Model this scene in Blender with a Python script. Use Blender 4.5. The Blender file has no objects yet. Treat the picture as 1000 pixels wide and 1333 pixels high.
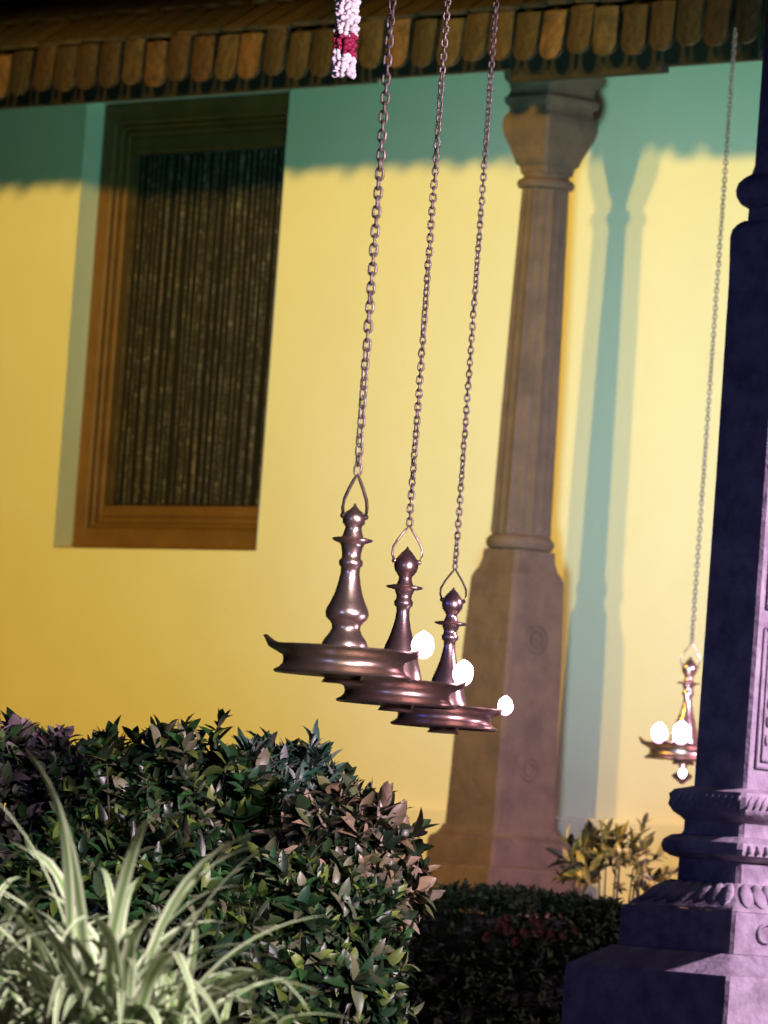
import bpy, math, random
from mathutils import Vector, Matrix
R = math.radians
rnd = random.Random(7)
scene = bpy.context.scene
col = scene.collection

# ------------------------------------------------------------------ camera
F, ROLL, HZ, ZC = 8500.0, R(4.2), 1131.5, 0.5
PITCH = math.atan((HZ - 666.5) / F)
cam_d = bpy.data.cameras.new('camera')
cam = bpy.data.objects.new('camera', cam_d); col.objects.link(cam)
cam_d.sensor_fit = 'HORIZONTAL'; cam_d.sensor_width = 36; cam_d.lens = 36 * F / 1000
cam_d.clip_start = 0.1; cam_d.clip_end = 2000
cam.matrix_world = (Matrix.Translation((0, 0, ZC)) @ Matrix.Rotation(R(90) + PITCH, 4, 'X')
                    @ Matrix.Rotation(ROLL, 4, 'Z'))
cam_d.dof.use_dof = True; cam_d.dof.focus_distance = 10.2; cam_d.dof.aperture_fstop = 22
scene.camera = cam

def ray(px, py):
    x = (px - 500) / F; y = -(py - 666.5) / F
    c, s = math.cos(ROLL), math.sin(ROLL)
    x, y = x * c - y * s, x * s + y * c
    cp, sp = math.cos(PITCH), math.sin(PITCH)
    return (x, cp - y * sp, sp + y * cp)
def P(px, py, Y):
    d = ray(px, py); k = Y / d[1]
    return Vector((d[0] * k, Y, ZC + d[2] * k))

TH = R(50)
U = Vector((math.cos(TH), -math.sin(TH), 0)); N = Vector((-math.sin(TH), -math.cos(TH), 0))
P1 = Vector((0.3429, 17.0, 0)); W0 = P1 - 0.36 * N
def bl(x, y, z): return W0 + U * x - N * y + Vector((0, 0, z))      # building coordinates -> world

# ------------------------------------------------------------------ mesh helpers
class MB:
    def __init__(s): s.v = []; s.f = []; s.m = []; s.uv = None
    def add(s, vs, fs, mi=0):
        o = len(s.v); s.v += [tuple(v) for v in vs]
        s.f += [tuple(i + o for i in f) for f in fs]; s.m += [mi] * len(fs)
    def box(s, x0, x1, y0, y1, z0, z1, bev=0.0, mi=0):
        if bev <= 0:
            vs = [(x, y, z) for z in (z0, z1) for y in (y0, y1) for x in (x0, x1)]
            s.add(vs, [(0, 2, 3, 1), (4, 5, 7, 6), (0, 1, 5, 4), (2, 6, 7, 3), (0, 4, 6, 2), (1, 3, 7, 5)], mi)
        else:
            b = bev; vs = []
            for z, i in ((z0, b), (z0 + b, 0), (z1 - b, 0), (z1, b)):
                for (sx, sy) in ((-1, -1), (1, -1), (1, 1), (-1, 1)):
                    X = x0 + i if sx < 0 else x1 - i; Y = y0 + i if sy < 0 else y1 - i
                    vs += [(X + (b if sx < 0 else -b) * (1 if i == 0 else 0), Y, z), (X, Y + (b if sy < 0 else -b) * (1 if i == 0 else 0), z)] if sx * sy > 0 else \
                          [(X, Y + (b if sy < 0 else -b) * (1 if i == 0 else 0), z), (X + (b if sx < 0 else -b) * (1 if i == 0 else 0), Y, z)]
            # order round each ring so corners run counter-clockwise
            rings = []
            for k in range(4):
                r_ = vs[k * 8:k * 8 + 8]
                cx = (x0 + x1) / 2; cy = (y0 + y1) / 2
                r_ = sorted(r_, key=lambda p: math.atan2((p[1] - cy) / (y1 - y0), (p[0] - cx) / (x1 - x0)))
                rings.append(r_)
            s.rings(rings, mi)
    def rings(s, rings, mi=0, cap=True):
        n = len(rings[0]); vs = [p for r_ in rings for p in r_]; fs = []
        for k in range(len(rings) - 1):
            for i in range(n):
                j = (i + 1) % n
                fs.append((k * n + i, k * n + j, (k + 1) * n + j, (k + 1) * n + i))
        if cap:
            fs.append(tuple(range(n - 1, -1, -1))); o = (len(rings) - 1) * n
            fs.append(tuple(o + i for i in range(n)))
        s.add(vs, fs, mi)
    def lathe(s, prof, n=32, c=(0, 0, 0), rf=None, mi=0, cap=True):
        rings = []
        for (r_, z) in prof:
            ring = []
            for i in range(n):
                a = 2 * math.pi * i / n
                rr, zz = (r_, z) if rf is None else rf(r_, z, a)
                ring.append((c[0] + rr * math.cos(a), c[1] + rr * math.sin(a), c[2] + zz))
            rings.append(ring)
        s.rings(rings, mi, cap)
    def square(s, prof, c=(0, 0), bev=0.012, mi=0):
        rings = []
        for (a, z) in prof:
            h = a / 2; b = min(bev, h * .3); x, y = c
            rings.append([(x + h, y - h + b, z), (x + h, y + h - b, z), (x + h - b, y + h, z), (x - h + b, y + h, z),
                          (x - h, y + h - b, z), (x - h, y - h + b, z), (x - h + b, y - h, z), (x + h - b, y - h, z)])
        s.rings(rings, mi)
    def tube(s, pts, r_, n=8, mi=0, closed=False, cap=True):
        pts = [Vector(p) for p in pts]; m = len(pts); rings = []
        rad = r_ if isinstance(r_, (list, tuple)) else [r_] * m
        up = Vector((0.13, 0.21, 0.97))
        for k, p in enumerate(pts):
            a = pts[(k - 1) % m] if (closed or k > 0) else p
            b = pts[(k + 1) % m] if (closed or k < m - 1) else p
            t = (b - a).normalized()
            e1 = t.cross(up)
            if e1.length < .2: e1 = t.cross(Vector((1, 0, 0)))
            e1.normalize(); e2 = t.cross(e1)
            rings.append([tuple(p + rad[k] * (math.cos(2 * math.pi * i / n) * e1 + math.sin(2 * math.pi * i / n) * e2)) for i in range(n)])
        if closed:
            vs = [q for r2 in rings for q in r2]; fs = []
            for k in range(m):
                k2 = (k + 1) % m
                for i in range(n):
                    j = (i + 1) % n
                    fs.append((k * n + i, k * n + j, k2 * n + j, k2 * n + i))
            s.add(vs, fs, mi)
        else: s.rings(rings, mi, cap)
    def build(s, name, mats, parent=None, smooth=None, loc=None):
        me = bpy.data.meshes.new(name); me.from_pydata(s.v, [], s.f)
        mats = mats if isinstance(mats, (list, tuple)) else [mats]
        for m in mats: me.materials.append(m)
        if len(mats) > 1: me.polygons.foreach_set('material_index', s.m)
        me.validate(); me.update()
        if s.uv:
            l = me.uv_layers.new(name='UVMap')
            flat = [c for f in s.uv for p in f for c in p]
            if len(flat) == 2 * len(me.loops): l.data.foreach_set('uv', flat)
        if smooth is not None:
            me.shade_smooth() if smooth >= 180 else me.set_sharp_from_angle(angle=R(smooth))
            if smooth < 180: me.shade_smooth(); me.set_sharp_from_angle(angle=R(smooth))
        o = bpy.data.objects.new(name, me); col.objects.link(o)
        if parent: o.parent = parent
        if loc is not None: o.location = loc
        return o

def tag(o, label=None, cat=None, group=None, kind=None):
    if label: o['label'] = label
    if cat: o['category'] = cat
    if group: o['group'] = group
    if kind: o['kind'] = kind
    return o
def empty(name, loc, rz=0):
    o = bpy.data.objects.new(name, None); col.objects.link(o)
    o.empty_display_size = .05; o.location = loc; o.rotation_euler = (0, 0, rz); return o

# ------------------------------------------------------------------ materials
def mat(name, color, rough=.7, metal=0, spec=.4, noise=None, bump=None, island=None, sub=0):
    """noise=(scale, dark colour, amount); bump=(scale, strength, distance); island = list of colours, one per loose piece"""
    m = bpy.data.materials.new(name); m.use_nodes = True
    nt = m.node_tree; b = nt.nodes['Principled BSDF']
    b.inputs['Base Color'].default_value = (*color, 1); b.inputs['Roughness'].default_value = rough
    b.inputs['Metallic'].default_value = metal; b.inputs['Specular IOR Level'].default_value = spec
    tc = nt.nodes.new('ShaderNodeTexCoord'); src = None
    if island:
        g = nt.nodes.new('ShaderNodeNewGeometry'); rp = nt.nodes.new('ShaderNodeValToRGB')
        rp.color_ramp.interpolation = 'LINEAR'
        cr = rp.color_ramp
        while len(cr.elements) < len(island): cr.elements.new(.5)
        for i, c in enumerate(island):
            cr.elements[i].position = i / max(1, len(island) - 1); cr.elements[i].color = (*c, 1)
        nt.links.new(g.outputs['Random Per Island'], rp.inputs[0]); src = rp.outputs[0]
    if noise:
        nz = nt.nodes.new('ShaderNodeTexNoise'); nz.inputs['Scale'].default_value = noise[0]; nz.inputs['Detail'].default_value = 8
        nz.inputs['Roughness'].default_value = .65
        nt.links.new(tc.outputs['Object'], nz.inputs[0])
        mr = nt.nodes.new('ShaderNodeMapRange'); mr.inputs[1].default_value = .38; mr.inputs[2].default_value = .68
        mr.inputs[4].default_value = noise[2]; nt.links.new(nz.outputs[0], mr.inputs[0])
        mx = nt.nodes.new('ShaderNodeMix'); mx.data_type = 'RGBA'
        nt.links.new(mr.outputs[0], mx.inputs[0]); mx.inputs[6].default_value = (*color, 1)
        if src: nt.links.new(src, mx.inputs[6])
        mx.inputs[7].default_value = (*noise[1], 1); src = mx.outputs[2]
        rr = nt.nodes.new('ShaderNodeMapRange'); rr.inputs[3].default_value = max(0, rough - .1); rr.inputs[4].default_value = min(1, rough + .15)
        nt.links.new(nz.outputs[0], rr.inputs[0]); nt.links.new(rr.outputs[0], b.inputs['Roughness'])
    if src: nt.links.new(src, b.inputs['Base Color'])
    if bump:
        n2 = nt.nodes.new('ShaderNodeTexNoise'); n2.inputs['Scale'].default_value = bump[0]; n2.inputs['Detail'].default_value = 6
        nt.links.new(tc.outputs['Object'], n2.inputs[0])
        bp = nt.nodes.new('ShaderNodeBump'); bp.inputs['Strength'].default_value = bump[1]; bp.inputs['Distance'].default_value = bump[2]
        nt.links.new(n2.outputs[0], bp.inputs['Height']); nt.links.new(bp.outputs[0], b.inputs['Normal'])
    return m
def emis(name, c, s):
    m = bpy.data.materials.new(name); m.use_nodes = True; b = m.node_tree.nodes['Principled BSDF']
    b.inputs['Base Color'].default_value = (*c, 1); b.inputs['Emission Color'].default_value = (*c, 1)
    b.inputs['Emission Strength'].default_value = s
    nt = m.node_tree; n = nt.nodes.new('ShaderNodeTexNoise'); n.inputs['Scale'].default_value = 30
    mr = nt.nodes.new('ShaderNodeMapRange'); mr.inputs[3].default_value = s * .8; mr.inputs[4].default_value = s * 1.2
    nt.links.new(n.outputs[0], mr.inputs[0])
    tc = nt.nodes.new('ShaderNodeTexCoord'); sx = nt.nodes.new('ShaderNodeSeparateXYZ'); nt.links.new(tc.outputs['Generated'], sx.inputs[0])
    zr_ = nt.nodes.new('ShaderNodeMapRange'); zr_.inputs[1].default_value = 0; zr_.inputs[2].default_value = .45; zr_.inputs[3].default_value = .10; zr_.inputs[4].default_value = 1
    nt.links.new(sx.outputs[2], zr_.inputs[0]); mu = nt.nodes.new('ShaderNodeMath'); mu.operation = 'MULTIPLY'
    nt.links.new(mr.outputs[0], mu.inputs[0]); nt.links.new(zr_.outputs[0], mu.inputs[1]); nt.links.new(mu.outputs[0], b.inputs['Emission Strength'])
    cr = nt.nodes.new('ShaderNodeValToRGB'); cr.color_ramp.elements[0].color = (1.0, .35, .55, 1); cr.color_ramp.elements[1].color = (*c, 1); cr.color_ramp.elements[1].position = .4
    nt.links.new(sx.outputs[2], cr.inputs[0]); nt.links.new(cr.outputs[0], b.inputs['Emission Color'])
    return m

M = {}
M['plaster'] = mat('painted_plaster', (.78, .74, .57), .85, noise=(3.0, (.72, .67, .50), .5), bump=(60, .3, .004))
M['reveal'] = mat('window_reveal_plaster', (.74, .72, .66), .85, noise=(6, (.6, .58, .52), .4), bump=(60, .2, .003))
M['stone'] = mat('brown_stone', (.135, .084, .062), .8, noise=(14, (.07, .048, .042), .8), bump=(45, .5, .006))
M['granite'] = mat('grey_granite', (.36, .34, .36), .7, noise=(18, (.17, .15, .17), .9), bump=(38, .7, .008))
M['wood'] = mat('window_wood', (.17, .082, .026), .5, noise=(9, (.10, .045, .014), .8), bump=(70, .2, .002))
M['darkwood'] = mat('dark_wood', (.022, .014, .011), .7, noise=(9, (.01, .008, .007), .8), bump=(30, .4, .004))
M['tile'] = mat('roof_tile', (.2, .09, .04), .6, island=[(.014, .007, .005), (.032, .013, .008), (.022, .010, .008), (.15, .068, .034), (.012, .008, .008), (.05, .018, .011), (.02, .009, .007), (.07, .042, .026), (.018, .009, .007)],
                noise=(26, (.014, .008, .007), .95), bump=(45, .9, .008))
M['rooftile'] = mat('weathered_roof_tile', (.08, .04, .025), .8, island=[(.03, .018, .013), (.06, .032, .02), (.04, .022, .015), (.02, .014, .011)],
                noise=(12, (.015, .012, .01), .9), bump=(40, .8, .01))
M['bead'] = mat('curtain_beads', (.10, .075, .055), .5, island=[(.05, .035, .025), (.15, .115, .09), (.09, .07, .055), (.27, .22, .18)], noise=(9, (.02, .015, .012), .9))
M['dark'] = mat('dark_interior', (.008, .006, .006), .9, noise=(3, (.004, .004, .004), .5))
M['bronze'] = mat('bronze', (.78, .57, .53), .25, .95, noise=(30, (.42, .24, .2), .6), bump=(90, .12, .001))
M['brass'] = mat('brass_plate', (.62, .45, .38), .28, .95, noise=(34, (.30, .18, .13), .6), bump=(80, .15, .001))
M['iron'] = mat('chain_iron', (.29, .26, .23), .45, .6, noise=(60, (.12, .08, .06), .8))
M['iron_dark'] = mat('dark_iron', (.06, .045, .045), .45, .8, noise=(60, (.03, .02, .02), .8))
M['flame'] = emis('flame', (1.0, .76, .92), 20)
M['white_petal'] = mat('white_petal', (.80, .76, .76), .6, island=[(.9, .88, .86), (.75, .72, .72), (.88, .85, .85)], noise=(40, (.5, .45, .5), .5))
M['maroon_petal'] = mat('maroon_petal', (.32, .02, .06), .6, island=[(.40, .02, .08), (.22, .01, .05)], noise=(40, (.15, .01, .03), .5))
M['soil'] = mat('garden_soil', (.035, .028, .018), .95, noise=(6, (.02, .03, .012), .8), bump=(20, .8, .03))
M['concrete'] = mat('floor_stone', (.2, .18, .16), .8, noise=(6, (.12, .1, .1), .7), bump=(30, .4, .004))
M['stem'] = mat('plant_stem', (.045, .04, .02), .8, noise=(30, (.03, .025, .015), .8))
def leafmat(name, cols, ro=.36, sp=.5): return mat(name, cols[0], ro, spec=sp, island=cols, noise=(35, (.015, .025, .012), .45))
G1 = leafmat('dark_green_leaves', [(.015, .05, .014), (.035, .12, .03), (.006, .018, .006), (.006, .018, .006), (.16, .22, .04), (.006, .018, .006), (.02, .07, .03), (.18, .17, .10), (.006, .02, .008), (.008, .022, .008)])
G2 = leafmat('green_leaves_pink_light', [(.03, .05, .02), (.30, .17, .24), (.04, .10, .03), (.008, .02, .008), (.20, .13, .17), (.10, .16, .05), (.34, .26, .28), (.01, .03, .012)])  # purple and mauve entries paint the pink light into the leaf colour
G3 = leafmat('teal_green_leaves', [(.02, .08, .045), (.10, .22, .14), (.008, .025, .015), (.28, .30, .28), (.03, .11, .06), (.01, .03, .02)])
G4 = leafmat('tan_variegated_leaves', [(.008, .02, .008), (.02, .05, .015), (.30, .22, .12), (.01, .02, .008), (.015, .03, .012), (.42, .30, .20), (.02, .05, .02), (.14, .16, .06), (.02, .06, .02), (.40, .34, .24), (.012, .02, .01)])
G5 = leafmat('hedge_leaves', [(.005, .010, .003), (.009, .017, .004), (.004, .007, .003), (.016, .022, .006)], .8, .08)
G6 = leafmat('yellow_croton_leaves', [(.70, .50, .06), (.02, .02, .01), (.02, .018, .01), (.60, .44, .06), (.03, .03, .012), (.02, .018, .01), (.65, .5, .12), (.02, .02, .01)])
RED = leafmat('dull_red_flowers', [(.028, .003, .003), (.016, .002, .002), (.02, .004, .003)], .9, .05)

def blade_mat(name, edge, mid):
    m = bpy.data.materials.new(name); m.use_nodes = True; nt = m.node_tree; b = nt.nodes['Principled BSDF']
    b.inputs['Roughness'].default_value = .38
    uv = nt.nodes.new('ShaderNodeUVMap'); sp = nt.nodes.new('ShaderNodeSeparateXYZ'); nt.links.new(uv.outputs[0], sp.inputs[0])
    rp = nt.nodes.new('ShaderNodeValToRGB'); e = rp.color_ramp.elements
    e[0].position = .0; e[0].color = (*edge, 1); e[1].position = 1; e[1].color = (*edge, 1)
    for p, c in ((.22, edge), (.36, mid), (.64, mid), (.78, edge)):
        q = e.new(p); q.color = (*c, 1)
    nt.links.new(sp.outputs[0], rp.inputs[0])
    g = nt.nodes.new('ShaderNodeNewGeometry'); mr = nt.nodes.new('ShaderNodeMapRange')
    mr.inputs[3].default_value = .55; mr.inputs[4].default_value = 1.15; nt.links.new(g.outputs['Random Per Island'], mr.inputs[0])
    mx = nt.nodes.new('ShaderNodeMix'); mx.data_type = 'RGBA'; mx.blend_type = 'MULTIPLY'; mx.inputs[0].default_value = 1
    nt.links.new(rp.outputs[0], mx.inputs[6]); nt.links.new(mr.outputs[0], mx.inputs[7])
    nt.links.new(mx.outputs[2], b.inputs['Base Color'])
    return m
M['blade'] = blade_mat('striped_blade', (.66, .66, .50), (.22, .32, .12))
M['blade2'] = blade_mat('green_striped_blade', (.50, .52, .34), (.13, .22, .06))

# ------------------------------------------------------------------ ground
g = MB(); g.add([(-150, -60, 0), (150, -60, 0), (150, 250, 0), (-150, 250, 0)], [(0, 1, 2, 3)])
tag(g.build('ground', M['soil']), kind='structure')

# ------------------------------------------------------------------ building
B = empty('veranda_building', W0, -TH)
tag(B, 'house front with yellow lit wall, tall curtained window and tiled eave on a pillar', 'building')
WX0, WX1, WZ0, WZ1 = -2.455, -1.508, 1.37, 2.69
X0, X1, ZB, ZT = -6.0, 4.5, 0.0, 3.3
w = MB()
o_ = [(X0, 0, ZB), (X1, 0, ZB), (X1, 0, ZT), (X0, 0, ZT)]; i_ = [(WX0, 0, WZ0), (WX1, 0, WZ0), (WX1, 0, WZ1), (WX0, 0, WZ1)]
w.add(o_ + i_, [(0, 1, 5, 4), (1, 2, 6, 5), (2, 3, 7, 6), (3, 0, 4, 7)])
bk = [(x, .3, z) for (x, y, z) in o_]; ib = [(x, .3, z) for (x, y, z) in i_]
w.add(bk + ib, [(4, 5, 1, 0), (5, 6, 2, 1), (6, 7, 3, 2), (7, 4, 0, 3)])
w.add(o_ + bk, [(4, 5, 1, 0), (5, 6, 2, 1), (6, 7, 3, 2), (7, 4, 0, 3)])
w.build('wall', M['plaster'], B)
rv = MB()
ii = [(x, .002, z) for (x, y, z) in i_]; ib2 = [(x, .298, z) for (x, y, z) in i_]
e = .0015
ii = [(WX0 + e, -.001, WZ0 + e), (WX1 - e, -.001, WZ0 + e), (WX1 - e, -.001, WZ1 - e), (WX0 + e, -.001, WZ1 - e)]
ib2 = [(x, .299, z) for (x, y, z) in ii]
rv.add(ii + ib2, [(0, 1, 5, 4), (1, 2, 6, 5), (2, 3, 7, 6), (3, 0, 4, 7)])
win = empty('window', (0, 0, 0)); win.parent = B
rv.build('reveal', M['reveal'], win)
sk = MB(); sk.box(X0, X1, -.035, -.001, .0, .675, .006); sk.build('skirting', M['plaster'], B)
fl = MB(); fl.box(X0, X1, -1.0, -.037, 0, .40, .02); fl.build('plinth', M['concrete'], B)

def fring(mb, x0, x1, z0, z1, w_, yf, yb, b=.006):
    """a mitred rectangular frame with a small bevel, front at yf"""
    loops = []
    for (d, y) in ((0, yb), (0, yf + b), (b, yf), (w_ - b, yf), (w_, yf + b), (w_, yb)):
        loops.append([(x0 + d, y, z0 + d), (x1 - d, y, z0 + d), (x1 - d, y, z1 - d), (x0 + d, y, z1 - d)])
    vs = [p for l in loops for p in l]; fs = []
    for k in range(5):
        for i in range(4):
            j = (i + 1) % 4; fs.append((k * 4 + i, k * 4 + j, (k + 1) * 4 + j, (k + 1) * 4 + i))
    mb.add(vs, fs)
fr = MB()
fring(fr, WX0 + .004, WX1 - .004, WZ0 + .004, WZ1 - .004, .062, .062, .297)
fring(fr, WX0 + .066, WX1 - .066, WZ0 + .066, WZ1 - .066, .014, .078, .297, .004)
fr.build('frame', M['wood'], win)
sa = MB(); fring(sa, WX0 + .080, WX1 - .080, WZ0 + .080, WZ1 - .080, .020, .092, .297, .004)
sa.box(WX0 + .1002, WX1 - .1002, .096, .19, WZ0 + .1002, WZ0 + .134, .004)
sa.box(WX0 + .1002, WX1 - .1002, .096, .19, WZ1 - .150, WZ1 - .1002, .004)
sa.build('sash', M['wood'], win)
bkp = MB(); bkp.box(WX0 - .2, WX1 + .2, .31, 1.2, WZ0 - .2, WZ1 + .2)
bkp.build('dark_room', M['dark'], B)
cu = MB()
cx0, cx1 = WX0 + .106, WX1 - .104; cz0, cz1 = WZ0 + .14, WZ1 - .05
nst = 31
for i in range(nst):
    x = cx0 + (cx1 - cx0) * (i + .5) / nst + rnd.uniform(-.002, .002); z = cz1; y = .118 + rnd.uniform(-.006, .006)
    ph = rnd.random() * 6; tilt = rnd.uniform(-.004, .004)
    while z > cz0:
        L = rnd.uniform(.014, .028); z2 = max(cz0, z - L)
        r1 = rnd.uniform(.0019, .0030)
        xx = x + .003 * math.sin(z * 5 + ph) + tilt * (cz1 - z)
        cu.lathe([(.0012, z2 - 0), (r1, z2 + .003), (r1, z - .003), (.0012, z)], 6, (xx, y, 0))
        z = z2 - .001
dg = MB(); dg.box(WX0 + .08, WX1 - .08,   .136, .146, WZ0 + .08, WZ1 - .08); dg.build('shade_backing', M['dark'], win)  # added near-black sheet behind the strands, in place of the room's shade
cu.build('bead_curtain', M['bead'], win, 60)

# roof: overlapping tongue tiles, each row on the one below
EY, EZ, PT = -.70, 2.590, R(36)
def slope(s, lift=0): return (EY + s * math.cos(PT) - lift * math.sin(PT), EZ + s * math.sin(PT) + lift * math.cos(PT))
vt = MB(); pitch = .102
for k in range(-47, 34):                      # the hanging fringe of tongue tiles at the eave
    x = k * pitch + rnd.uniform(-.002, .002); hw = .0435 + rnd.uniform(-.0025, .0015); ln = .125; t_ = .012
    zt = EZ - .008 + rnd.uniform(-.008, .010); yo = EY - .012 + rnd.uniform(-.004, .003); lean = rnd.uniform(.02, .12); rollt = rnd.uniform(-.02, .02)
    grid = []
    cols_ = 8; rows_ = 7
    for a in range(rows_ + 1):
        line = []
        for b in range(cols_ + 1):
            xx = -1 + 2 * b / cols_
            z0 = hw * .72 * (1 - math.sqrt(max(0, 1 - xx * xx * .98)))
            zz = z0 + (ln - z0) * a / rows_
            bul = .005 * (1 - xx * xx) * (1 if a > 0 else .45)
            line.append((x + hw * xx + rollt * zz, yo + lean * zz - bul, zt + zz))
        grid.append(line)
    o = []
    for line in grid: o += line
    nn = len(o); o += [(p[0], p[1] + t_, p[2]) for p in o]
    fs = []; W_ = cols_ + 1
    for a in range(rows_):
        for b in range(cols_):
            i = a * W_ + b; fs.append((i, i + 1, i + W_ + 1, i + W_)); fs.append((nn + i, nn + i + W_, nn + i + W_ + 1, nn + i + 1))
    for b in range(cols_): fs.append((b, nn + b, nn + b + 1, b + 1)); i = rows_ * W_ + b; fs.append((i, i + 1, nn + i + 1, nn + i))
    for a in range(rows_): i = a * W_; fs.append((i, i + W_, nn + i + W_, nn + i)); i += cols_; fs.append((i, nn + i, nn + i + W_, i + W_))
    vt.add(o, fs)
RZ = EZ; EZ = EZ + .105; EY = EY + .005
rt = MB()
for row in range(8):
    s0 = row * .17
    for k in range(-47, 34):
        x = k * pitch + (pitch / 2 if row % 2 else 0) + rnd.uniform(-.003, .003)
        jit = rnd.uniform(-.006, .006); hw = .0465 + rnd.uniform(-.0015, .001); ln = .26; t = .013; lf = .014 + rnd.uniform(0, .003)
        outline = []
        for q in range(9):
            a = math.pi * q / 8
            outline.append((-hw * math.cos(a), hw * .62 * (1 - math.sin(a))))
        outline += [(hw, ln), (-hw, ln)]
        top = []; bot = []
        for (ox, os) in outline:
            cam_ = .010 * (1 - (ox / hw) ** 2) * (1 if os < ln else .4)
            tw = (lf * (1 - os / ln) + cam_)
            y1, z1 = slope(s0 + os + jit, tw + t); y2, z2 = slope(s0 + os + jit, tw)
            top.append((x + ox, y1, z1)); bot.append((x + ox, y2, z2))
        n = len(top)
        # split the top into a strip so the camber shades
        vs = top + bot; fs = [(i, (i + 1) % n, n + (i + 1) % n, n + i) for i in range(n)]
        for q in range(4): fs.append((q, 8 - q, 7 - q, q + 1)) if q < 3 else fs.append((3, 5, 4))
        fs.append((0, 10, 9, 8))
        for q in range(4): fs.append((n + q, n + q + 1, n + 7 - q, n + 8 - q)) if q < 3 else fs.append((n + 3, n + 4, n + 5))
        fs.append((n, n + 8, n + 9, n + 10))
        rt.add(vs, fs)
roof = empty('roof', (0, 0, 0)); roof.parent = B
rt.build('tiles', M['rooftile'], roof, 40)
vt.build('eave_tiles', M['tile'], roof, 50)
dk = MB()
ya, za = slope(0.02, -.02); yb, zb = slope(1.5, -.02); yc, zc_ = slope(1.5, .0); yd, zd = slope(.02, .0)
dk.add([(-4.9, ya, za), (3.5, ya, za), (3.5, yb, zb), (-4.9, yb, zb), (-4.9, yd, zd), (3.5, yd, zd), (3.5, yc, zc_), (-4.9, yc, zc_)],
       [(0, 3, 2, 1), (4, 5, 6, 7), (0, 1, 5, 4), (1, 2, 6, 5), (2, 3, 7, 6), (3, 0, 4, 7)])
for k in range(-16, 12):                      # rafters under the deck
    x = k * .3; y0, z0 = slope(.03, -.022); y1, z1 = slope(1.4, -.022); h = .05
    dk.add([(x, y0, z0), (x + .04, y0, z0), (x + .04, y1, z1), (x, y1, z1), (x, y0, z0 - .03), (x + .04, y0, z0 - .03), (x + .04, y1, z1 - h), (x, y1, z1 - h)],
           [(0, 1, 2, 3), (4, 7, 6, 5), (0, 4, 5, 1), (1, 5, 6, 2), (2, 6, 7, 3), (3, 7, 4, 0)])
dk.build('rafters', M['darkwood'], roof)
fb = MB()
fb.box(-4.9, -.44, EY + .10, EY + .13, 2.574, 2.68, .003)
fb.box(-.438, .12, EY + .10, EY + .13, 2.583, 2.68, .003)
fb.box(.122, .70, EY + .10, EY + .13, 2.548, 2.68, .003)
fb.box(.702, 1.055, EY + .10, EY + .13, 2.563, 2.68, .003)
fb.box(1.057, 3.5, EY + .10, EY + .13, 2.583, 2.68, .003)
fb.build('fascia_board', M['darkwood'], roof)
bm_ = MB(); bm_.box(-4.9, 3.5, -.43, -.29, 2.645, 2.75, .006); bm_.build('beam', M['darkwood'], roof)

# pillar of the veranda: part of the building
PL = empty('pillar', (-.10, -.25, 0)); PL.parent = B
pb = MB()
pb.square([(.325, .30), (.325, .520), (.315, .530), (.272, .534), (.272, .590), (.265, .602), (.244, .608), (.228, .620), (.218, .634)], bev=.008)
pb.build('base', M['stone'], PL, 35)
bk_ = MB()
bk_.square([(.212, .634), (.205, .80), (.194, 1.10), (.182, 1.285), (.172, 1.300), (.158, 1.312), (.146, 1.335), (.142, 1.362)], bev=.010)
blk = bk_.build('pedestal_block', M['stone'], PL, 35)
md = MB()
for (zc2, rr) in ((1.13, .036), (.79, .03)):
    md = MB()
    hx = .1 - (zc2 - .8) * .017 + .002
    for r2 in (rr, rr * .55):
        md.tube([(hx, r2 * math.cos(a), zc2 + r2 * math.sin(a)) for a in [2 * math.pi * i / 24 for i in range(24)]], .004, 6, closed=True)
    md.build('carved_medallion', M['stone'], blk, 180)
sh = MB()
def flute(k0):
    def f(r_, z, a):
        m = abs(math.cos(4 * (a)))            # eight lobes
        return r_ * (1.0 - .045 * (1 - m) ** 1.0), z
    return f
def octr(r_, z, a):
    q = (a + math.pi / 8) % (math.pi / 4) - math.pi / 8
    rr = r_ / math.cos(q)
    e = abs(q) / (math.pi / 8)
    return rr * (1 - .05 * max(0, 1 - ((e - .5) / .28) ** 2)), z
sh.lathe([(.074, 1.40), (.078, 1.41), (.0765, 1.44), (.073, 1.70), (.0675, 2.0), (.062, 2.25), (.060, 2.318)], 96, rf=octr)
sh.build('shaft', M['stone'], PL, 30)
rg = MB()
rg.lathe([(.072, 1.362), (.084, 1.366), (.090, 1.376), (.090, 1.386), (.083, 1.396), (.074, 1.402)], 40)
rg.build('lower_ring', M['stone'], PL, 40)
rg = MB()
rg.lathe([(.062, 2.316), (.073, 2.320), (.077, 2.330), (.073, 2.340), (.062, 2.345), (.060, 2.358)], 40)
rg.build('upper_ring', M['stone'], PL, 40)
cp = MB()
cp.square([(.105, 2.356), (.112, 2.376), (.128, 2.384), (.136, 2.40), (.158, 2.43), (.178, 2.455), (.188, 2.48), (.186, 2.500), (.174, 2.512), (.166, 2.518), (.166, 2.532),
           (.176, 2.536), (.186, 2.544), (.186, 2.556), (.172, 2.562), (.165, 2.575), (.172, 2.592), (.190, 2.604), (.196, 2.62), (.196, 2.643)], bev=.009)
cp.build('capital', M['stone'], PL, 35)

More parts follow.
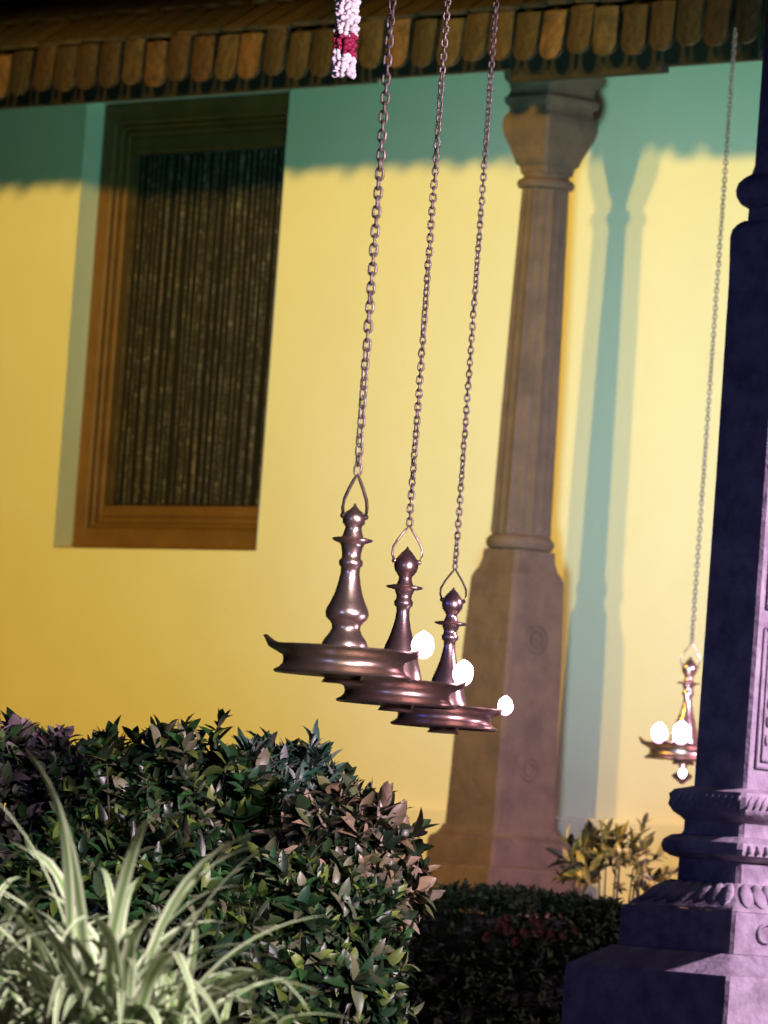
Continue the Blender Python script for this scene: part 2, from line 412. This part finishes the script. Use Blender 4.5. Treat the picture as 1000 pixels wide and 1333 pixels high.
# ------------------------------------------------------------------ right-hand carved pillar
RP = empty('carved_pillar', (.745, 12.75, 0), -TH)
tag(RP, 'carved granite pillar on a broad slab at the right edge, dark blue on one face and pink on the other', 'pillar')
s = MB(); s.square([(.47, .0), (.47, .338), (.462, .347), (.345, .388)], bev=.006); s.build('slab', M['granite'], RP, 30)
s = MB(); s.square([(.327, .389), (.327, .462), (.322, .469)], bev=.006); blk2 = s.build('base_block', M['granite'], RP, 30)
cv = MB()
def blob(mb, c, r3, n=10, m=6):
    prof = []
    rings = []
    for k in range(1, m):
        t = math.pi * k / m
        rings.append([(c[0] + r3[0] * math.sin(t) * math.cos(2 * math.pi * i / n), c[1] + r3[1] * math.sin(t) * math.sin(2 * math.pi * i / n), c[2] - r3[2] * math.cos(t)) for i in range(n)])
    mb.rings(rings)
for f in range(2):                                # scroll carving on the block faces
    for (q, z, a, b_) in ((-.075, .428, .05, .026), (.0, .428, .03, .02), (.075, .428, .05, .026)):
        pts = []
        for i in range(26):
            t = i / 25 * 2.2 * math.pi; k = 1 - i / 25 * .72
            pts.append((q + a * .7 * k * math.cos(t) * (1 if q <= 0 else -1), z + b_ * k * math.sin(t)))
        if f == 0: cv.tube([(.1645, p, z_) for p, z_ in pts], .0042, 6)
cv.build('scroll_carving', M['granite'], blk2, 180)
s = MB(); s.square([(.31, .470), (.30, .478), (.25, .500), (.205, .520), (.195, .524)], bev=.006); frg = s.build('petal_moulding', M['granite'], RP, 35)
pt = MB()
for f in range(4):
    ca, sa_ = [(1, 0), (0, 1), (-1, 0), (0, -1)][f]
    for k in range(-3, 4):
        # petals lying down the slope
        t = k / 3.3
        cx, cy = .118, t * .105
        rings = []
        for (a, wv, h) in ((.00, .004, 0), (.2, .017, .006), (.5, .020, .009), (.8, .015, .008), (1, .003, .002)):
            x_ = .152 + (.100 - .152) * a; z_ = .478 + (.520 - .478) * a + .002
            yy = t * (.128 + (.09 - .128) * a)
            rings.append([(x_ * ca - (yy + wv * math.cos(b_)) * sa_, x_ * sa_ + (yy + wv * math.cos(b_)) * ca, z_ + h * math.sin(b_)) for b_ in [math.pi * 2 * i / 8 for i in range(8)]])
        pt.rings(rings)
pt.build('petals', M['granite'], frg, 180)
s = MB()
s.square([(.180, .524), (.180, .566), (.205, .570), (.226, .578), (.232, .590), (.226, .602), (.205, .611), (.178, .614), (.172, .62), (.172, .640), (.186, .648),
          (.206, .656), (.218, .668), (.218, .690), (.206, .700), (.165, .706), (.158, .708)], bev=.008)
neck = s.build('stepped_moulding', M['granite'], RP, 35)
rb = MB()
for f in range(4):
    ca, sa_ = [(1, 0), (0, 1), (-1, 0), (0, -1)][f]
    for k in range(11):
        t = -.092 + .0184 * k
        for (hx, zl, zh, sl) in ((.109, .669, .692, .008),):
            pts = [(hx * ca - (t + sl * q) * sa_, hx * sa_ + (t + sl * q) * ca, zl + (zh - zl) * (q + 1) / 2) for q in (-1, 0, 1)]
            rb.tube(pts, [.003, .0055, .003], 6)
    for k in range(9):
        t = -.09 + .0225 * k
        c = (.1165 * ca - t * sa_, .1165 * sa_ + t * ca, .590)
        if f == 0 or f == 1: blob(rb, c, (.006, .006, .010), 8, 5)
rb.build('rope_carving', M['granite'], neck, 180)
s = MB()
s.square([(.150, .708), (.150, .74), (.150, 1.30), (.153, 1.70), (.158, 1.785), (.154, 1.800), (.140, 1.812), (.122, 1.82)], bev=.006)
shf = s.build('shaft', M['granite'], RP, 30)
pn = MB()
for f in (0,):                     # raised carved panels on the pink face
    for (z0, z1) in ((.75, 1.02), (1.06, 1.30), (1.34, 1.60)):
        for off, r_ in ((0, .0035), (.014, .0025)):
            a = .052 - off; pts = [(.0762, -a, z0 + off), (.0762, a, z0 + off), (.0762, a, z1 - off), (.0762, -a, z1 - off)]
            for i in range(4): pn.tube([pts[i], pts[(i + 1) % 4]], r_, 6)
        k = 0; z = z0 + .04
        while z < z1 - .03:
            blob(pn, (.0765, -.0, z), (.004, .02, .014), 10, 6); blob(pn, (.0765, .0, z + .018), (.003, .006, .006), 8, 5)
            for sg in (-1, 1): blob(pn, (.0765, sg * .026, z + .015), (.003, .006, .012), 8, 5)
            z += .036
pn.build('carved_panel', M['granite'], shf, 180)
s = MB()
s.square([(.116, 1.82), (.116, 1.845), (.138, 1.852), (.152, 1.866), (.155, 1.878), (.150, 1.892), (.132, 1.905), (.114, 1.912), (.107, 1.93), (.106, 2.3), (.108, 3.06),
          (.15, 3.10), (.2, 3.14), (.2, 3.221)], bev=.01)
s.build('upper_shaft', M['granite'], RP, 35)

# ------------------------------------------------------------------ porch canopy overhead (carries the chains and the garland)
PC = empty('porch_canopy', (.745, 12.75, 0), -TH)
tag(PC, 'dark timber porch beams overhead from which the hanging lamps are chained, with an added board shading the roof', 'canopy')
def wl(p):   # world -> canopy-local
    d = Vector(p) - Vector((.745, 12.75, 0)); return (d.dot(U), -d.dot(N))
cbm = MB()
a_ = wl((-.12, 7.6, 0)); b_ = wl((.225, 13.3, 0))
dv = Vector((b_[0] - a_[0], b_[1] - a_[1])); dn = Vector((-dv.y, dv.x)).normalized() * .05
for z0, z1 in ((3.10, 3.22),):
    q = [(a_[0] + dn.x, a_[1] + dn.y), (a_[0] - dn.x, a_[1] - dn.y), (b_[0] - dn.x, b_[1] - dn.y), (b_[0] + dn.x, b_[1] + dn.y)]
    cbm.rings([[(x, y, z0) for x, y in q], [(x, y, z1) for x, y in q]])
cbm.build('lamp_beam', M['darkwood'], PC)
c2 = MB(); c2.box(-5.2, 2.2, -.09, .09, 3.222, 3.34, .01); c2.build('main_beam', M['darkwood'], PC)
w_loc = wl(bl(0, -2.6, 0))
shade_board = MB(); shade_board.box(-6.2, 3.6, w_loc[1], w_loc[1] + .04, 3.14, 3.6); shade_board.build('fascia_board', M['darkwood'], PC)  # unseen board added to block warm floodlight from the upper roof
for k in range(6):
    c4 = MB(); x = -5 + k * 1.35; c4.box(x, x + .08, -.3, w_loc[1] - .002, 3.342, 3.42); c4.build('rafter', M['darkwood'], PC)


# ------------------------------------------------------------------ hanging oil lamps
def link_mesh(mb, c, L, W, r_, ang, tilt=0):
    pts = []; hl = L / 2 - W / 2; rr = W / 2 - r_
    ca, sa_ = math.cos(ang), math.sin(ang)
    for i in range(6):
        a = math.pi * i / 5; pts.append((rr * math.cos(a), hl + rr * math.sin(a)))
    for i in range(6):
        a = math.pi + math.pi * i / 5; pts.append((rr * math.cos(a), -hl + rr * math.sin(a)))
    mb.tube([(c[0] + x * ca, c[1] + x * sa_, c[2] + z) for x, z in pts], r_, 6, closed=True)
def chain(z0, z1, p, W, r_, seed):
    q = random.Random(seed); mb = MB(); z = z0; k = 0; ang = q.uniform(0, 3)
    while z < z1:
        link_mesh(mb, (q.uniform(-.0004, .0004), q.uniform(-.0004, .0004), z), p + 4 * r_ * .95, W, r_, ang)
        ang += math.pi / 2 + q.gauss(.05, .10); z += p; k += 1
    return mb
def px_prof(rows, s, y0): return [(r_ * s, (y0 - y) * s) for (y, r_) in rows]
TALL = px_prof([(846, 30), (840, 30), (834, 27), (826, 21), (820, 18.5), (815, 19), (811, 22), (806, 27), (800, 28.5), (794, 27), (786, 23), (775, 18.5), (762, 15), (748, 12.5), (740, 12.5),
                (737, 15.5), (731, 15.5), (728, 12.5), (722, 12.5), (714, 14), (709, 16), (706, 25), (703, 27), (702, 25), (700, 14), (694, 12), (688, 10.5), (685, 12), (682, 14.5), (674, 15), (668, 11.5), (664, 6), (660, 2.5), (656, 1)], .00106, 846)
BELL = px_prof([(884, 31), (879, 31), (870, 28.5), (858, 25), (849, 23), (845, 22), (838, 20), (828, 16), (815, 12), (803, 9.5), (794, 8.5), (788, 9), (785, 12), (780, 12.5), (777, 10), (772, 10), (768, 12), (765, 13), (763, 23), (761, 24.5), (760, 23), (758, 11),
                (752, 8.5), (748, 8.5), (745, 11), (740, 14.5), (733, 16), (726, 14.5), (719, 9.5), (714, 5), (711, 2), (708, .6)], .001218, 884)
def hanging_lamp(X, Y, label, tall, ztop, flames, horns, cp_, seed, drip=False):
    zr = .855 if drip else .800                                       # height of the plate's top rim
    t = empty('hanging_oil_lamp', (X, Y, zr))
    tag(t, label, 'oil lamp', 'brass oil lamps hanging on chains')
    prof = TALL if tall else BELL
    sd = MB(); sd.lathe(prof, 40); sd.build('stem', M['bronze'], t, 50)
    Rr = .096
    def spout(r_, z, a):
        k = 0; up = 0
        if z > -.012 and r_ > Rr * .9:
            for h in horns:
                d = abs((a - R(h) + math.pi) % (2 * math.pi) - math.pi) / R(13)
                k += math.exp(-d * d) * .016
                up += math.exp(-(d * 1.35) ** 2) * .011
        return r_ + k, z + up * (1 if z > -.006 else .5)
    pl = MB()
    pl.lathe([(.001, -.005), (.03, -.004), (Rr * .86, -.005), (Rr * .92, -.001), (Rr * .955, .0015), (Rr, .001), (Rr * 1.01, -.001), (Rr * .985, -.0045), (Rr * .93, -.009), (Rr * .885, -.014), (Rr * .868, -.020),
              (Rr * .88, -.026), (Rr * .93, -.031), (Rr * .99, -.034), (Rr * 1.0, -.036), (Rr * .98, -.0385), (Rr * .6, -.034), (Rr * .3, -.034), (Rr * .26, -.042), (Rr * .3, -.048), (.001, -.048)][::-1], 96, rf=spout)
    pl.build('oil_plate', M['brass'], t, 45)
    zk = prof[-1][1]; s = .00106 if tall else .001218
    # bail: two curved arms from the knob to the apex
    br = MB(); ap = zk + .040 * (1.0 if tall else .82); kz = zk - (.018 if tall else .024); kr = .0158 if tall else .0195
    pts = []
    shape = [(1.0, 0), (1.22, .18), (1.18, .38), (.8, .62), (.32, .86), (0, 1.0)] if not tall else [(1.0, 0), (1.08, .2), (.98, .4), (.62, .66), (.25, .88), (0, 1.0)]
    ba = R({1: 10, 2: 5, 3: 12, 4: 15}[seed])
    left = [(-kr * a, kz + (ap - kz) * b) for a, b in shape]; right = [(kr * a, kz + (ap - kz) * b) for a, b in shape[::-1]]
    full = left + right[1:]
    br.tube([(x * math.cos(ba), x * math.sin(ba), z) for x, z in full], .0024 if tall else .0019, 8)
    for sg in (-1, 1): blob(br, (sg * kr * math.cos(ba), sg * kr * math.sin(ba), kz), (.0042, .0042, .0042), 8, 6)
    br.build('bail', M['iron_dark'] if seed in (1, 3) else M['bronze'], t, 180)
    # joining ring + chain
    p, W, r_ = cp_
    zc0 = ap + p * .55
    ch = chain(zc0, ztop - zr, p, W, r_, seed)
    ch.build('chain', M['iron'], t, 180)
    for (ang, rad, sc, dz) in flames:
        a = R(ang); fm = MB()
        fx, fy = rad * math.cos(a), rad * math.sin(a)
        fm.lathe([(.001 * sc, -.003), (.006 * sc, -.001), (.0105 * sc, .003 * sc), (.0135 * sc, .008 * sc), (.0150 * sc, .014 * sc), (.0148 * sc, .020 * sc), (.0133 * sc, .0255 * sc), (.0108 * sc, .030 * sc), (.0072 * sc, .0335 * sc), (.0035 * sc, .036 * sc), (.0006, .038 * sc)], 28, (fx, fy, dz),
                 rf=lambda r_, z, a, o=ang: (r_ * (1 + .07 * math.sin(2 * a + o) + .06 * math.sin(3 * a + z * 150 + o)), z))
        fo = fm.build('flame', M['flame'], t, 180)
        wk = MB(); wk.tube([(fx * .86, fy * .86, .001 + dz), (fx * .93, fy * .93, .003 + dz), (fx, fy, .004 + dz)], .002, 6)
        wk.build('wick', M['white_petal'], fo, 180)
    if drip:
        dp = MB(); dp.lathe([(.012, -.047), (.010, -.052), (.007, -.058), (.009, -.064), (.020, -.070), (.026, -.074), (.024, -.080), (.012, -.088), (.005, -.094), (.001, -.096)][::-1], 24)
        dp.build('drip_cup', M['brass'], t, 50)
    return t
CH1 = (.01325, .0136, .0021); CH2 = (.0108, .0122, .0018)
hanging_lamp(-.0405, 9.0, 'nearest and leftmost hanging oil lamp, its stem taller with a round bulge above the plate', True, 3.10, [(-4, .108, .96, -.004)], [180, -4], CH1, 1)
hanging_lamp(.0415, 10.35, 'middle one of the three oil lamps hung together, with plain bell stem', False, 3.10, [(3, .103, 1.06, .002)], [182, 3], CH2, 2)
hanging_lamp(.1345, 11.7, 'rightmost of the three oil lamps hung together, its flame in front of the brown pillar', False, 3.10, [(0, .108, .88, -.006)], [178, 0], CH2, 3)
hanging_lamp(.7665, 15.8, 'small oil lamp hanging apart beside the dark blue carved pillar with flames at its front', False, 2.60,
             [(232, .108, 1.25, .0), (262, .102, 1.45, .0), (268, .024, .62, -.080)], [180, 232, 262], CH2, 4, drip=True)  # last flame is added in the drip cup for a bright spot there

# ------------------------------------------------------------------ garland
gt = P(446, 100, 10.5)
GL = empty('flower_garland', gt)
tag(GL, 'thick white flower garland with a maroon band hanging against the tiled eave', 'garland')
def petals(z0, z1, rad, seed):
    q = random.Random(seed); mb = MB(); z = z0
    while z < z1:
        n = 11
        for i in range(n):
            a = 2 * math.pi * (i + q.random() * .6) / n; rr = rad * q.uniform(.55, .92)
            c = Vector((rr * math.cos(a), rr * math.sin(a), z + q.uniform(-.003, .003)))
            d = Vector((math.cos(a), math.sin(a), q.uniform(-.3, .6))).normalized()
            mb.tube([c - d * .006, c - d * .001, c + d * .004, c + d * .007], [.0012, .0044, .005, .001], 6)
        z += .0055
    return mb
pxm = 13 / F
petals(.004, .037, .0175, 1).build('white_flowers', M['white_petal'], GL, 180)
petals(.038, .068, .0175, 2).build('maroon_band', M['maroon_petal'], GL, 180)
petals(.069, .40, .0185, 3).build('white_flowers', M['white_petal'], GL, 180)
st = MB(); st.tube([(0, 0, -.0), (0, 0, 3.224 - gt.z)], .0015, 6); st.build('string', M['stem'], GL)

# ------------------------------------------------------------------ plants
def leaf(mb, base, d, up, L, W, curl):
    """a folded, pointed leaf: base -> tip along d"""
    sd = d.cross(up)
    if sd.length < .05: sd = Vector((1, 0, 0))
    sd.normalize(); nr = sd.cross(d).normalized()
    ks = ((0, 0), (.16, .55), (.38, .98), (.62, .92), (.84, .50), (1.0, 0))
    vs = []; n0 = len(ks); droop = nr * L * curl
    pts = [base + d * L * t - droop * (t * t * .55 - t * .25) for t, w in ks]
    vs.append(pts[0])
    for i in range(1, n0 - 1):
        h = sd * W * .5 * ks[i][1]; f = nr * W * .2 * ks[i][1]
        vs += [pts[i] + h + f, pts[i], pts[i] - h + f]
    vs.append(pts[-1]); e = len(vs) - 1
    fs = [(0, 2, 1), (0, 3, 2)]
    for i in range(n0 - 3):
        k = 1 + i * 3; fs += [(k, k + 1, k + 4, k + 3), (k + 1, k + 2, k + 5, k + 4)]
    k = e - 3; fs += [(k, k + 1, e), (k + 1, k + 2, e)]
    mb.add(vs, fs)
def shrub(name, label, c, rad, n, m, seed, L=.04, W=.013, per=9, cat='shrub', group=None, box=False, spread=.9, spike=.0):
    q = random.Random(seed); t = empty(name, (c[0], c[1], 0)); tag(t, label, cat, group)
    fo = MB(); stb = MB()
    for k in range(n):
        if box:
            p = Vector((q.uniform(-1, 1) * rad[0], q.uniform(-1, 1) * rad[1], 0))
            if q.random() < .42: p.z = c[2] + rad[2] * (q.uniform(.82, 1.0) + .05 * math.sin(p.x * 9 + seed))
            else: p.y = -rad[1] * q.uniform(.8, 1); p.z = q.uniform(.02, c[2] + rad[2])
            o = Vector((q.gauss(0, .4), -.4, .8)).normalized()
        else:
            v = Vector((q.gauss(0, 1), q.gauss(0, 1), q.gauss(0, 1))).normalized()
            if v.z < -.5: v.z = -v.z
            r_ = q.uniform(.60, 1.0) ** .6 * (1 + .10 * math.sin(v.x * 7 + seed) * math.cos(v.z * 6 + seed * 2) + .10 * math.sin(v.x * 15 + v.y * 11 + seed * 3) + q.uniform(0, spike) * (1 if q.random() < .2 else 0))
            p = Vector((v.x * rad[0] * r_, v.y * rad[1] * r_, c[2] + v.z * rad[2] * r_))
            o = (v + Vector((0, -.15, .55))).normalized()
        a0 = q.random() * 6.28; sc = q.choice((.55, .7, .8, .9, 1.15))
        e1 = o.cross(Vector((.3, .9, .2))).normalized(); e2 = o.cross(e1)
        for i in range(per):
            a = a0 + i * 2.4; h = i / per
            d = (o * (h * 1.2 + .15) + (e1 * math.cos(a) + e2 * math.sin(a)) * spread * (1.1 - .6 * h) + Vector((q.gauss(0, .3), q.gauss(0, .3), q.gauss(0, .3)))).normalized()
            leaf(fo, p + o * h * L * .6, d, o, L * sc * q.uniform(.7, 1.15), W * sc * q.uniform(.8, 1.2), q.uniform(-.2, 1.3))
        if k % 4 == 0:
            b = Vector((p.x * .25, p.y * .25, 0.0)); mdl = Vector((p.x * .7, p.y * .7, max(.01, p.z * .55)))
            stb.tube([b, mdl, p], [.005, .0035, .0015], 5)
    fo.build('foliage', m, t, 180); (None if box else stb.build('stems', M['stem'], t, 180))
    return t
def at(px, py, Y): return P(px, py, Y)
GRP = None
def shr(px, py, Y, rx, ry, n, m, seed, label, **kw):
    c = at(px, py, Y); k = Y / F
    return shrub('leafy_shrub', label, c, (rx * k, rx * k * .9, ry * k), n, m, seed, **kw)
shr(45, 1105, 10.9, 150, 130, 640, G2, 3, 'bushy shrub at the far left edge with pink light painted into its leaves under the yellow wall', L=.042, W=.018, spike=.30)
shr(225, 1105, 10.6, 125, 118, 560, G1, 5, 'dark green shrub below the window with a few upright shoots', L=.044, W=.018, spike=.38)
shr(355, 1095, 10.8, 100, 100, 500, G3, 8, 'bluish green shrub with narrow leaves below the nearest hanging lamp', L=.044, W=.012, spike=.22)
shr(450, 1155, 10.4, 76, 100, 380, G4, 11, 'tan and brown leaved shrub at the right end of the leafy bank', L=.044, W=.019, spike=.35)
shr(390, 1275, 9.8, 125, 130, 600, G1, 14, 'low dark shrub in front of the hedge, right of the striped grass', L=.040, W=.016, spike=.15)
shr(150, 1220, 9.7, 170, 120, 460, G1, 17, 'shaded dark green shrub directly behind the striped grass clumps', L=.042, W=.014, spike=.1)

hc = at(690, 1260, 14.0)
hz_ = .455
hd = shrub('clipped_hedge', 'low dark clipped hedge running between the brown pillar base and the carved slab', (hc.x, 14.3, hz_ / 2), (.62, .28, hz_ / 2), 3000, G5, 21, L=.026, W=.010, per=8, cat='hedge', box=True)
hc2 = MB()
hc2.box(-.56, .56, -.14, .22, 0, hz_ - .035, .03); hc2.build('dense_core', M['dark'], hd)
rf_ = MB(); q = random.Random(5)
fc = at(672, 1212, 13.95)
for k in range(24):
    p = Vector((q.gauss(0, .05), q.uniform(-.01, .01), q.gauss(0, .012)))
    for i in range(7):
        a = i * .9; d = Vector((math.cos(a), -.5, math.sin(a))).normalized(); leaf(rf_, p, d, Vector((0, -1, .3)), .010, .008, .2)
fo_ = rf_.build('red_flowers', RED, hd, 180, loc=(fc.x - hc.x, 13.98 - 14.3, fc.z))

cr = at(800, 1142, 15.4); k = 15.4 / F
shrub('croton_plant', 'small plant with yellow leaves below dark tips against the wall beside the carved pillar', (cr.x, 15.4, cr.z), (68 * k, .10, 42 * k), 60, G6, 33, L=.052, W=.016, per=8, cat='plant', spike=.45)

def grass_clump(px, py, Y, n, seed, m, label, Lr, spreadx=1.0, lean=0):
    q = random.Random(seed); base = at(px, py, Y); t = empty('striped_grass_clump', (base.x, base.y, 0)); tag(t, label, 'grass plant', 'striped grass clumps')
    mb = MB(); mb.uv = []
    for k in range(n):
        a = q.uniform(0, 2 * math.pi); L = q.uniform(*Lr); W = q.uniform(.008, .0165) 
        out = Vector((math.cos(a) * spreadx + lean, math.sin(a), 0)); th = q.uniform(.06, 1.0) ** .9; L *= 1.12 - .42 * th
        bend = q.uniform(.5, 2.4); kx = q.gauss(0, .07); kk = q.choice((0, 0, 0, .5)); kp = q.uniform(.45, .8)
        p = Vector((out.x * .02 + q.gauss(0, .03), out.y * .02 + q.gauss(0, .03), base.z - q.uniform(0, .03))); dirv = (out * th + Vector((0, 0, 1))).normalized()
        sd = dirv.cross(Vector((0, 0, 1)));  sd = sd.normalized() if sd.length > .01 else Vector((1, 0, 0))
        sd = (sd + Vector((q.uniform(-.4, .4), q.uniform(-.4, .4), q.uniform(-.2, .2)))).normalized()
        ns = 12; o0 = len(mb.v); step = L / ns
        for i in range(ns + 1):
            f = i / ns; wv = W * min(1, .55 + f * 1.6) * (1 - max(0, f - .55) / .45) ** .8 + .0004
            s2 = (sd - dirv * sd.dot(dirv)).normalized(); nn = s2.cross(dirv)
            mb.v += [tuple(p - s2 * wv / 2 + nn * wv * .16), tuple(p), tuple(p + s2 * wv / 2 + nn * wv * .16)]
            p = p + dirv * step
            dirv = (dirv + Vector((out.x * .05 + kx * f, out.y * .05, -.16 * bend * (f + .15) - (kk if abs(f - kp) < .06 else 0)))).normalized()
            sd = s2
        for i in range(ns):
            b = o0 + i * 3; v0, v1 = i / ns, (i + 1) / ns
            mb.f += [(b, b + 1, b + 4, b + 3), (b + 1, b + 2, b + 5, b + 4)]; mb.m += [0, 0]
            mb.uv += [[(0, v0), (.5, v0), (.5, v1), (0, v1)], [(.5, v0), (1, v0), (1, v1), (.5, v1)]]
    mb.build('blades', m, t, 180)
    cw = MB(); cw.lathe([(.03, 0), (.026, base.z * .5), (.02, base.z), (.008, base.z + .02)], 12); cw.build('crown', M['stem'], t, 60)
    return t
grass_clump(140, 1372, 7.0, 135, 3, M['blade'], 'tall pale striped grass clump at the lower left, blades rising before the shrubs', (.16, .38), .8)
grass_clump(-10, 1365, 7.4, 85, 4, M['blade'], 'striped grass clump cut off by the left edge of the picture', (.14, .32), .9)
grass_clump(245, 1420, 6.9, 120, 6, M['blade2'], 'greener striped grass clump arching low at the bottom, right of the tall pale one', (.10, .19), .9)

# ------------------------------------------------------------------ lights
world = bpy.data.worlds.new('World'); scene.world = world; world.use_nodes = True
nt = world.node_tree; bg = nt.nodes['Background']
sky = nt.nodes.new('ShaderNodeTexSky'); sky.sky_type = 'NISHITA'; sky.sun_disc = False
SE, SR = R(-4), R(200)
sky.sun_elevation = SE; sky.sun_rotation = SR
nt.links.new(sky.outputs[0], bg.inputs[0]); bg.inputs[1].default_value = .15

def spot(name, loc, target, power, color, half, blend=.3, radius=.05):
    d = bpy.data.lights.new(name, 'SPOT'); d.energy = power; d.color = color; d.spot_size = R(half * 2); d.spot_blend = blend; d.shadow_soft_size = radius
    o = bpy.data.objects.new(name, d); col.objects.link(o); o.location = loc
    o.rotation_euler = (Vector(target) - Vector(loc)).to_track_quat('-Z', 'Y').to_euler(); return o
YEL = (1.0, .63, .095)
c0 = (-.9, 18.3, 1.3)
def fromP(ang, dist, z):
    a = R(ang); v = P1 + dist * (N * math.cos(a) + U * math.sin(a)); return (v.x, v.y, z)
YP, TP = 700, 520
spot('warm_floodlight', fromP(-12, 5.5, 3.70), c0, YP, YEL, 33, .35, .17)
spot('warm_floodlight', fromP(3, 5.5, 3.66), c0, YP, YEL, 33, .35, .17)
spot('teal_floodlight', (.0, 12.3, .62), (.30, 17.2, 2.3), TP, (.26, 1.0, .72), 22, 1.0, .25)
spot('pale_blue_floodlight', (-.05, 12.3, .60), (.80, 17.0, 1.45), 470, (.66, .62, 1.0), 16.5, 1.0, .25)
spot('blue_floodlight', (-3.0, 9.5, 1.2), (.72, 12.7, 1.0), 45, (.08, .12, 1.0), 16, .5, .2)
spot('pink_floodlight', (4.0, 11.62, 2.45), (.50, 13.8, 1.1), 1650, (1.0, .64, .97), 34, .7, .2)
spot('slab_fill_light', (.36, 12.36, 3.15), (.52, 12.56, .3), 9, (1.0, .80, .98), 10, .7, .08)  # added fill spot, brightens the sloped slab top and mouldings
spot('pink_floodlight', (3.5, 5.0, 1.3), (.05, 10.3, 1.2), 3300, (1.0, .70, .88), 11, .5, .22)
spot('lilac_floodlight', (-2.5, 4.0, 1.1), (.0, 9.9, 1.0), 110, (.32, .42, 1.0), 9, .5, .12)
spot('white_floodlight', (2.2, 3.0, 3.0), (-.38, 7.8, .28), 2600, (1.0, .96, .88), 15.5, .8, .08)

scene.view_settings.view_transform = 'Standard'; scene.view_settings.look = 'None'
scene.view_settings.exposure = 0; scene.view_settings.gamma = 1
scene.cycles.max_bounces = 5; scene.cycles.sample_clamp_indirect = 3
